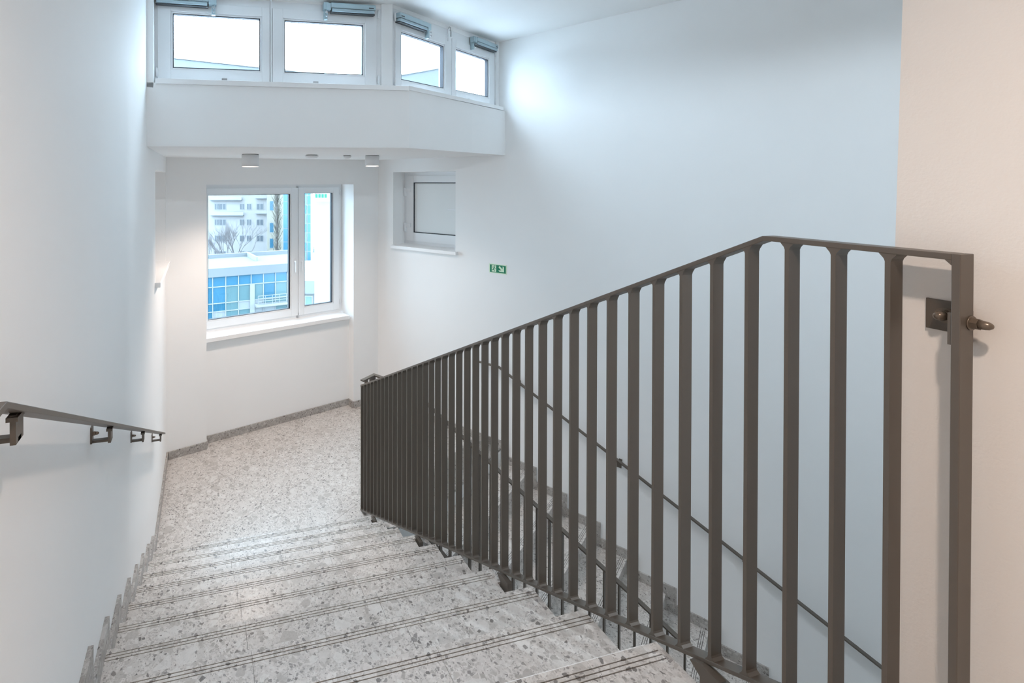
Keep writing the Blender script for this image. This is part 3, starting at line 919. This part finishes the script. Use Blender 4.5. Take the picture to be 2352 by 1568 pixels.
# ------------------------------------------------------------------ lamps and detectors under the soffit
def downlight(x, y, z, r, h, label, watts, size=math.radians(128), group=None, col=None, blend=0.8):
    root = thing("ceiling_downlight", (x, y, z - h), label, "lamp", group)
    b = B()
    b.lathe((x, y, z - 0.006), (0, 0, 1), [(r * .96, 0), (r * .96, .006)], M['darkslot'], 32)
    b.build("shadow_gap_base", root)
    b = B()
    b.lathe((x, y, z), (0, 0, -1), [(r, 0.005), (r, h), (r - .006, h), (r - .012, 0.05), (r * .2, 0.045)], M['lampw'], 36)
    b.build("cylinder_shade", root)
    b = B(); b.lathe((x, y, z - h + .004), (0, 0, -1), [(r - .008, 0), (r - .008, .006), (r - .03, .008)], M['lampe'], 32); b.build("diffuser", root)
    ld = bpy.data.lights.new("lamp_light", 'SPOT'); ld.energy = watts; ld.color = col or WARM
    ld.spot_size = size; ld.spot_blend = blend; ld.shadow_soft_size = 0.05
    lo = bpy.data.objects.new("lamp_light", ld); COL.objects.link(lo); lo.location = (x, y, z - h - 0.062); attach(lo, root)
    return root


downlight(0.825, 0.58, zs(0.825, .58), 0.083, 0.118, "left of the two white cylinder downlights under the white bulkhead soffit", LAMP_W, group="white cylinder downlights")
downlight(2.12, 0.753, zs(2.12, .753), 0.074, 0.112, "right of the two white cylinder downlights under the white bulkhead soffit", LAMP_W * 0.42, group="white cylinder downlights")
for (x, y, r, lab) in ((1.446, 0.661, 0.068, "larger round smoke detector between the two downlights on soffit"), (1.837, 0.734, 0.044, "smaller flat round detector beside the right downlight on soffit")):
    t = thing("smoke_detector", (x, y, zs(x, y) - .03), lab, "detector", "round detectors under the soffit")
    b = B(); b.lathe((x, y, zs(x, y) + .002), (0, 0, -1), [(r * .86, 0), (r * .86, .010)], M['steel'], 28); b.build("mounting_base", t)
    b = B(); b.lathe((x, y, zs(x, y) - .008), (0, 0, -1), [(r, 0), (r, .010), (r * .8, .022), (r * .3, .028), (.002, .029)], M['lampw'], 28); b.build("detector_head", t)
downlight(0.83, -4.26, zc(0.83, 0), 0.083, 0.12, "white cylinder downlight on the high ceiling above the top landing", TOP_W, math.radians(135), blend=0.9, group="white cylinder downlights")

downlight(3.3, -4.7, zc(3.3, 0), 0.083, 0.12, "added downlight out of view above the lower flight, brightening the right wall", WELL_FILL_W, math.radians(176), blend=0.15, group="white cylinder downlights", col=(0.76, 0.89, 1.0))  # unseen fill lamp added for the light on the right wall

# light portals in the openings (they only guide the sky light)
def portal(c, nrm, sx, sy):
    ld = bpy.data.lights.new("sky_portal", 'AREA'); ld.shape = 'RECTANGLE'; ld.size = sx; ld.size_y = sy
    ld.cycles.is_portal = True
    o = bpy.data.objects.new("sky_portal", ld); COL.objects.link(o)
    nrm = Vector(nrm).normalized()
    zax = -nrm; xax = ZV.cross(zax).normalized(); yax = zax.cross(xax)
    o.matrix_world = Matrix(((xax.x, yax.x, zax.x, c.x), (xax.y, yax.y, zax.y, c.y), (xax.z, yax.z, zax.z, c.z), (0, 0, 0, 1)))
portal(UF(0.92, 0.22, 4.0), (0, -1, 0), 1.75, 0.62)
portal(VF(2.33, 0.22, 4.02), -ev, 1.9, 0.62)
portal(WF(1.77, 1.62, 2.05), -wnv, 1.95, 1.75)

# ------------------------------------------------------------------ outdoors
FW, RT = Vector((math.sin(0.24313), math.cos(0.24313), 0)), Vector((math.cos(0.24313), -math.sin(0.24313), 0))
def far(lat, fwd, z): return Vector((CAMP.x, CAMP.y, 0)) + RT * lat + FW * fwd + ZV * z

# parapet of the bay roof just outside the upper windows
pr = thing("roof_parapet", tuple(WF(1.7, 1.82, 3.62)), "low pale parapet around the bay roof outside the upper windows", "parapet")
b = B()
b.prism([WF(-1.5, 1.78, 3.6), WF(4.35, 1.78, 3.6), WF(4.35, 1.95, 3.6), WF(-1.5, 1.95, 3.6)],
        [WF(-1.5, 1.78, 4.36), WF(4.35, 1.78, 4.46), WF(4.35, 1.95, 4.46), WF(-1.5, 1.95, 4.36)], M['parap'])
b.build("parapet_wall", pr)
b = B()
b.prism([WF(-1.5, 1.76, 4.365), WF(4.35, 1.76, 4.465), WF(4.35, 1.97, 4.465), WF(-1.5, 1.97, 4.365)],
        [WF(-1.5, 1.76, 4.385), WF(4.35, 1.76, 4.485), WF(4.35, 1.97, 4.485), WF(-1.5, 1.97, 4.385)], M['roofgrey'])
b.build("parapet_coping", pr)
b = B(); b.lathe(WF(0.15, 1.78, 4.28), -wnv, [(.045, 0), (.045, .02), (.03, .024)], M['roofgrey'], 20); b.build("round_vent", pr)
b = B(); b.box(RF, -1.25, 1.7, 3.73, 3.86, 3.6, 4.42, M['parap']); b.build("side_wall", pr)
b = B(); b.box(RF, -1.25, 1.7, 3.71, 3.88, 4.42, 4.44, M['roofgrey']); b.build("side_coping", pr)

# low office block with blue glazing, ~45 m off and far below
dv = (RT * 2.24 + FW * 1.0).normalized(); dn_ = Vector((dv.y, -dv.x, 0))
if dn_.dot(FW) > 0: dn_ = -dn_
O0 = far(-10.89, 45.0, 0)
def OF(u, v, z): return O0 + dv * u - dn_ * v + ZV * z        # u along the front, v inwards
ZR = -5.72
of = thing("office_building", tuple(OF(6, 4, -15)), "low flat-roofed office block with blue glass front seen through the landing window", "building")
b = B(); b.box(OF, -8, 14.2, 0.12, 8.0, -15, ZR + .55, M['roofgrey']); b.build("building_body", of)
b = B(); b.box(OF, -8, 14.2, -0.15, 0.6, ZR, ZR + 0.80, M['render'])
b.box(OF, -8, 14.2, 7.6, 8.0, ZR + .5, ZR + 0.95, M['render']); b.build("roof_edge", of)
b = B(); b.box(OF, 5.6, 5.8, 4.0, 8.0, ZR + .55, ZR + 1.0, M['mull']); b.build("roof_upstand", of)
rows = [ZR, ZR - 0.93, ZR - 2.45, ZR - 3.2, ZR - 4.2, ZR - 5.3]
cols = [-3.2 + 1.2 * i for i in range(13)]
pats = ['bbbbbbbbbbbbb', 'dddbllldlldbl', 'ddddlwwlllwlb', 'dddwllwwlwlbb', 'dbddlllwlblbb']
pk = {'b': 'paneb', 'd': 'paned', 'l': 'panel', 'w': 'panew'}
for r_ in range(5):
    for c_ in range(len(cols) - 1):
        b = B(); b.box(OF, cols[c_] + .03, cols[c_ + 1] - .03, 0.04, 0.10, rows[r_ + 1] + .03, rows[r_] - .03, M[pk[pats[r_][c_]]]); b.build("pane", of)
for z in rows[1:]:
    b = B(); b.box(OF, cols[0], cols[-1], -0.03, 0.1, z - .04, z + .04, M['mull']); b.build("transom", of)
for c_ in cols:
    b = B(); b.box(OF, c_ - .04, c_ + .04, -0.03, 0.1, rows[-1], rows[0], M['mull']); b.build("mullion", of)
for u in (4.1, 8.2, 11.0):
    b = B(); b.box(OF, u - .22, u + .22, -.10, .0, rows[-1], rows[1], M['mull']); b.build("column", of)
b = B()
for z in (-8.25, -8.0, -7.75):
    b.box(OF, 4.5, 10.8, -.6, -.56, z, z + .05, M['mull'])
for i in range(10): b.box(OF, 4.5 + .7 * i, 4.54 + .7 * i, -.6, -.56, -8.6, -7.7, M['mull'])
b.box(OF, 4.3, 11.0, -.7, .0, -8.75, -8.55, M['mull'])
b.build("balcony_rail", of)

# apartment block, ~86 m off
def AF(u, v, z): return far(u, 86 + v, z)
ap = thing("apartment_building", tuple(AF(-16, 5, -18)), "pale apartment block with small windows and balconies behind the bare tree", "building")
b = B(); b.box(AF, -30, -10.6, 0, 10, -18, 19, M['apart']); b.build("facade", ap)
zr_ = lambda v: 2.945 - (v - 426) / 1137 * 86
for v in (447, 482, 518, 555, 591):
    for u in (498, 511, 556, 572, 597):
        x = (u - 753) / 1137 * 86; z = zr_(v)
        fw_ = .62 if u in (511, 597) else .42
        b = B(); frame_ring(b, AF, x - fw_, x + fw_, z - .55, z + .55, .08, -.06, .05, M['mull']); b.box(AF, x - .05, x + .05, -.06, .05, z - .5, z + .5, M['mull'])
        wf = b.build("window", ap)
        b = B(); b.box(AF, x - fw_ + .06, x + fw_ - .06, -.03, .02, z - .5, z + .5, M['winw']); b.build("pane", wf)
for (u0, u1, v) in ((484, 556, 466), (588, 614, 497), (588, 614, 462), (486, 560, 501)):
    x0, x1, z = (u0 - 753) / 1137 * 86, (u1 - 753) / 1137 * 86, zr_(v)
    b = B(); b.box(AF, x0, x1, -.7, 0, z - .10, z, M['roofgrey']); b.box(AF, x0, x1, -.7, -.64, z, z + .55, M['apart']); b.build("balcony", ap)
# ochre block with darker windows to its right
def QF(u, v, z): return far(u, 78 + v, z)
oc = thing("apartment_building", tuple(QF(-8, 5, -18)), "narrow ochre block behind the tall poplar right of the pale apartments", "building")
b = B(); b.box(QF, -9.6, -5.6, 0, 8, -18, 17, M['ochre']); b.build("facade", oc)
for v in (480, 530, 566):
    x = (624 - 753) / 1137 * 78; z = 2.945 - (v - 426) / 1137 * 78
    b = B(); frame_ring(b, QF, x - .35, x + .35, z - .8, z + .8, .07, -.05, .05, M['mull']); wf = b.build("window", oc)
    b = B(); b.box(QF, x - .3, x + .3, -.02, .03, z - .75, z + .75, M['paned']); b.build("pane", wf)


def glass_tower(name, D, u0, u1, z0, z1, nr, label, two=False):
    f = lambda u, v, z: far(u, D + v, z)
    k = D / 1137
    x0, x1 = (u0 - 753) * k, (u1 - 753) * k
    t = thing(name, tuple(f((x0 + x1) / 2, 3, z0)), label, "building")
    b = B(); b.box(f, x0, x1, .12, 6, z0, z1, M['mull']); b.build("building_body", t)
    h = (z1 - z0) / nr
    for r_ in range(nr):
        n_ = 2 if two else 1
        for c_ in range(n_):
            a0 = x0 + (x1 - x0) * c_ / n_ + .05; a1 = x0 + (x1 - x0) * (c_ + 1) / n_ - .05
            m = M['paneb'] if (not two or c_ == 1) else (M['panel'] if r_ % 2 == 0 else M['paneb'])
            b = B(); b.box(f, a0, a1, .04, .12, z0 + r_ * h + .04, z0 + (r_ + 1) * h - .04, m); b.build("pane", t)
    return t


glass_tower("glass_tower", 66, 650, 676, -14, 13, 15, "blue glass office tower edge between poplar and window post")
glass_tower("glass_tower", 40, 696, 714, -3.4, 7.9, 15, "blue and white glazed facade strip in the narrow window sash", True)
# low roofs below the glazed strip
lr = thing("low_annex", tuple(far(-1.2, 37, -8)), "low grey flat-roofed annex below the glazed strip", "building")
AN = lambda u, v, z: far(u, 31 + v, z)
b = B(); b.box(AN, -1.8, 0.2, 0, 8, -14, -3.3, M['roofgrey']); b.build("building_body", lr)
b = B(); b.box(AN, -1.8, 0.2, -.2, .2, -4.0, -3.2, M['render']); b.build("roof_edge", lr)
b = B(); frame_ring(b, AN, -1.45, -0.95, -4.6 - .5, -4.6 + .45, .05, -.06, .02, M['mull']); wf = b.build("window", lr)
b = B(); b.box(AN, -1.4, -1.0, -.03, .0, -5.05, -4.2, M['panel']); b.build("pane", wf)

# white side wing, plain, near on the right with a small lit sign board high up
wg = thing("side_wing", tuple(far(1.2, 16, -8)), "plain white side wing of the house at the right of the landing window", "building")
WG = lambda u, v, z: far(u, 14 + v, z)
b = B(); b.box(WG, -0.38, 6.0, 0, 4, -14, 5.7, M['panew']); b.build("wing_wall", wg)
sb = thing("sign_board", tuple(WG(-0.1, -.3, 2.5)), "small white sign board with green blocks at the top of the narrow sash", "sign")
b = B(); b.box(WG, -0.36, 0.06, -.35, -.25, 2.42, 2.78, M['mull']); b.build("board", sb)
for i in range(4):
    for j in range(2):
        b = B(); b.box(WG, -0.345 + .085 * i, -0.285 + .085 * i, -.36, -.345, 2.52 + j * .14, 2.62 + j * .14, M['signg']); b.build("letter_block", sb)


def tree(base, h, spread, n_lim, label, name, up_bias, mtrunk, mtwig, trunks=1):
    root = thing(name, tuple(base), label, "tree", "bare winter trees")
    bt, bw = B(), B(); cnt = [0]
    def grow(p, d, l, r, lev):
        if lev > 6 or cnt[0] > n_lim: return
        cnt[0] += 1
        q = p + d * l
        (bt if lev < 3 else bw).tube(p, q, r, r * .66, mtrunk if lev < 3 else mtwig, 5 if lev < 3 else 3)
        for _ in range(3 if lev > 0 else 4):
            nd = (d + Vector((random.uniform(-1, 1), random.uniform(-1, 1), random.uniform(-.3, .8))) * spread + ZV * up_bias).normalized()
            grow(p + d * l * random.uniform(.55, 1.0), nd, l * random.uniform(.6, .82), r * .6, lev + 1)
    for i in range(trunks):
        grow(Vector(base) + RT * (i * 1.2), (ZV + RT * random.uniform(-.15, .15)).normalized(), h * .3, h * .0105, 0)
    bt.build("trunk", root); o = bw.build("twigs", root); o["kind"] = "stuff"
    return root


tree(far(-13.3, 70, -13.5), 15, 0.60, 1500, "bare winter tree with spreading twigs in front of the pale apartments", "bare_tree", 0.10, M['bark'], M['bark'], 2)
tree(far(-18.4, 76, -13.5), 11, 0.60, 700, "smaller bare winter tree at the left in front of the pale apartments", "bare_tree", 0.10, M['bark'], M['bark'], 1)
# poplar: upright, narrow
pp = thing("poplar", tuple(far(-7.0, 68, -14)), "tall narrow leafless poplar in front of the ochre block", "tree")
bt, bw = B(), B()
for i in range(14):
    z = -14 + i * 1.6
    bt.tube(far(-7.0, 68, z), far(-7.0 + random.uniform(-.05, .05), 68, z + 1.62), .20 * (1 - i / 18), .20 * (1 - (i + 1) / 18), M['bark'], 6)
for i in range(520):
    z = random.uniform(-11, 8); a = random.uniform(0, 6.28); r = random.uniform(.25, .95)
    p = far(-7.0, 68, z); q = p + Vector((math.cos(a) * r, math.sin(a) * r, random.uniform(.9, 2.0)))
    bw.tube(p, q, .035, .015, M['twig'], 3)
bt.build("trunk", pp); o = bw.build("twigs", pp); o["kind"] = "stuff"
b = B(); b.box(far, -90, 90, 8, 160, -18.4, -18, M['ground']); st(b.build("yard_ground"))
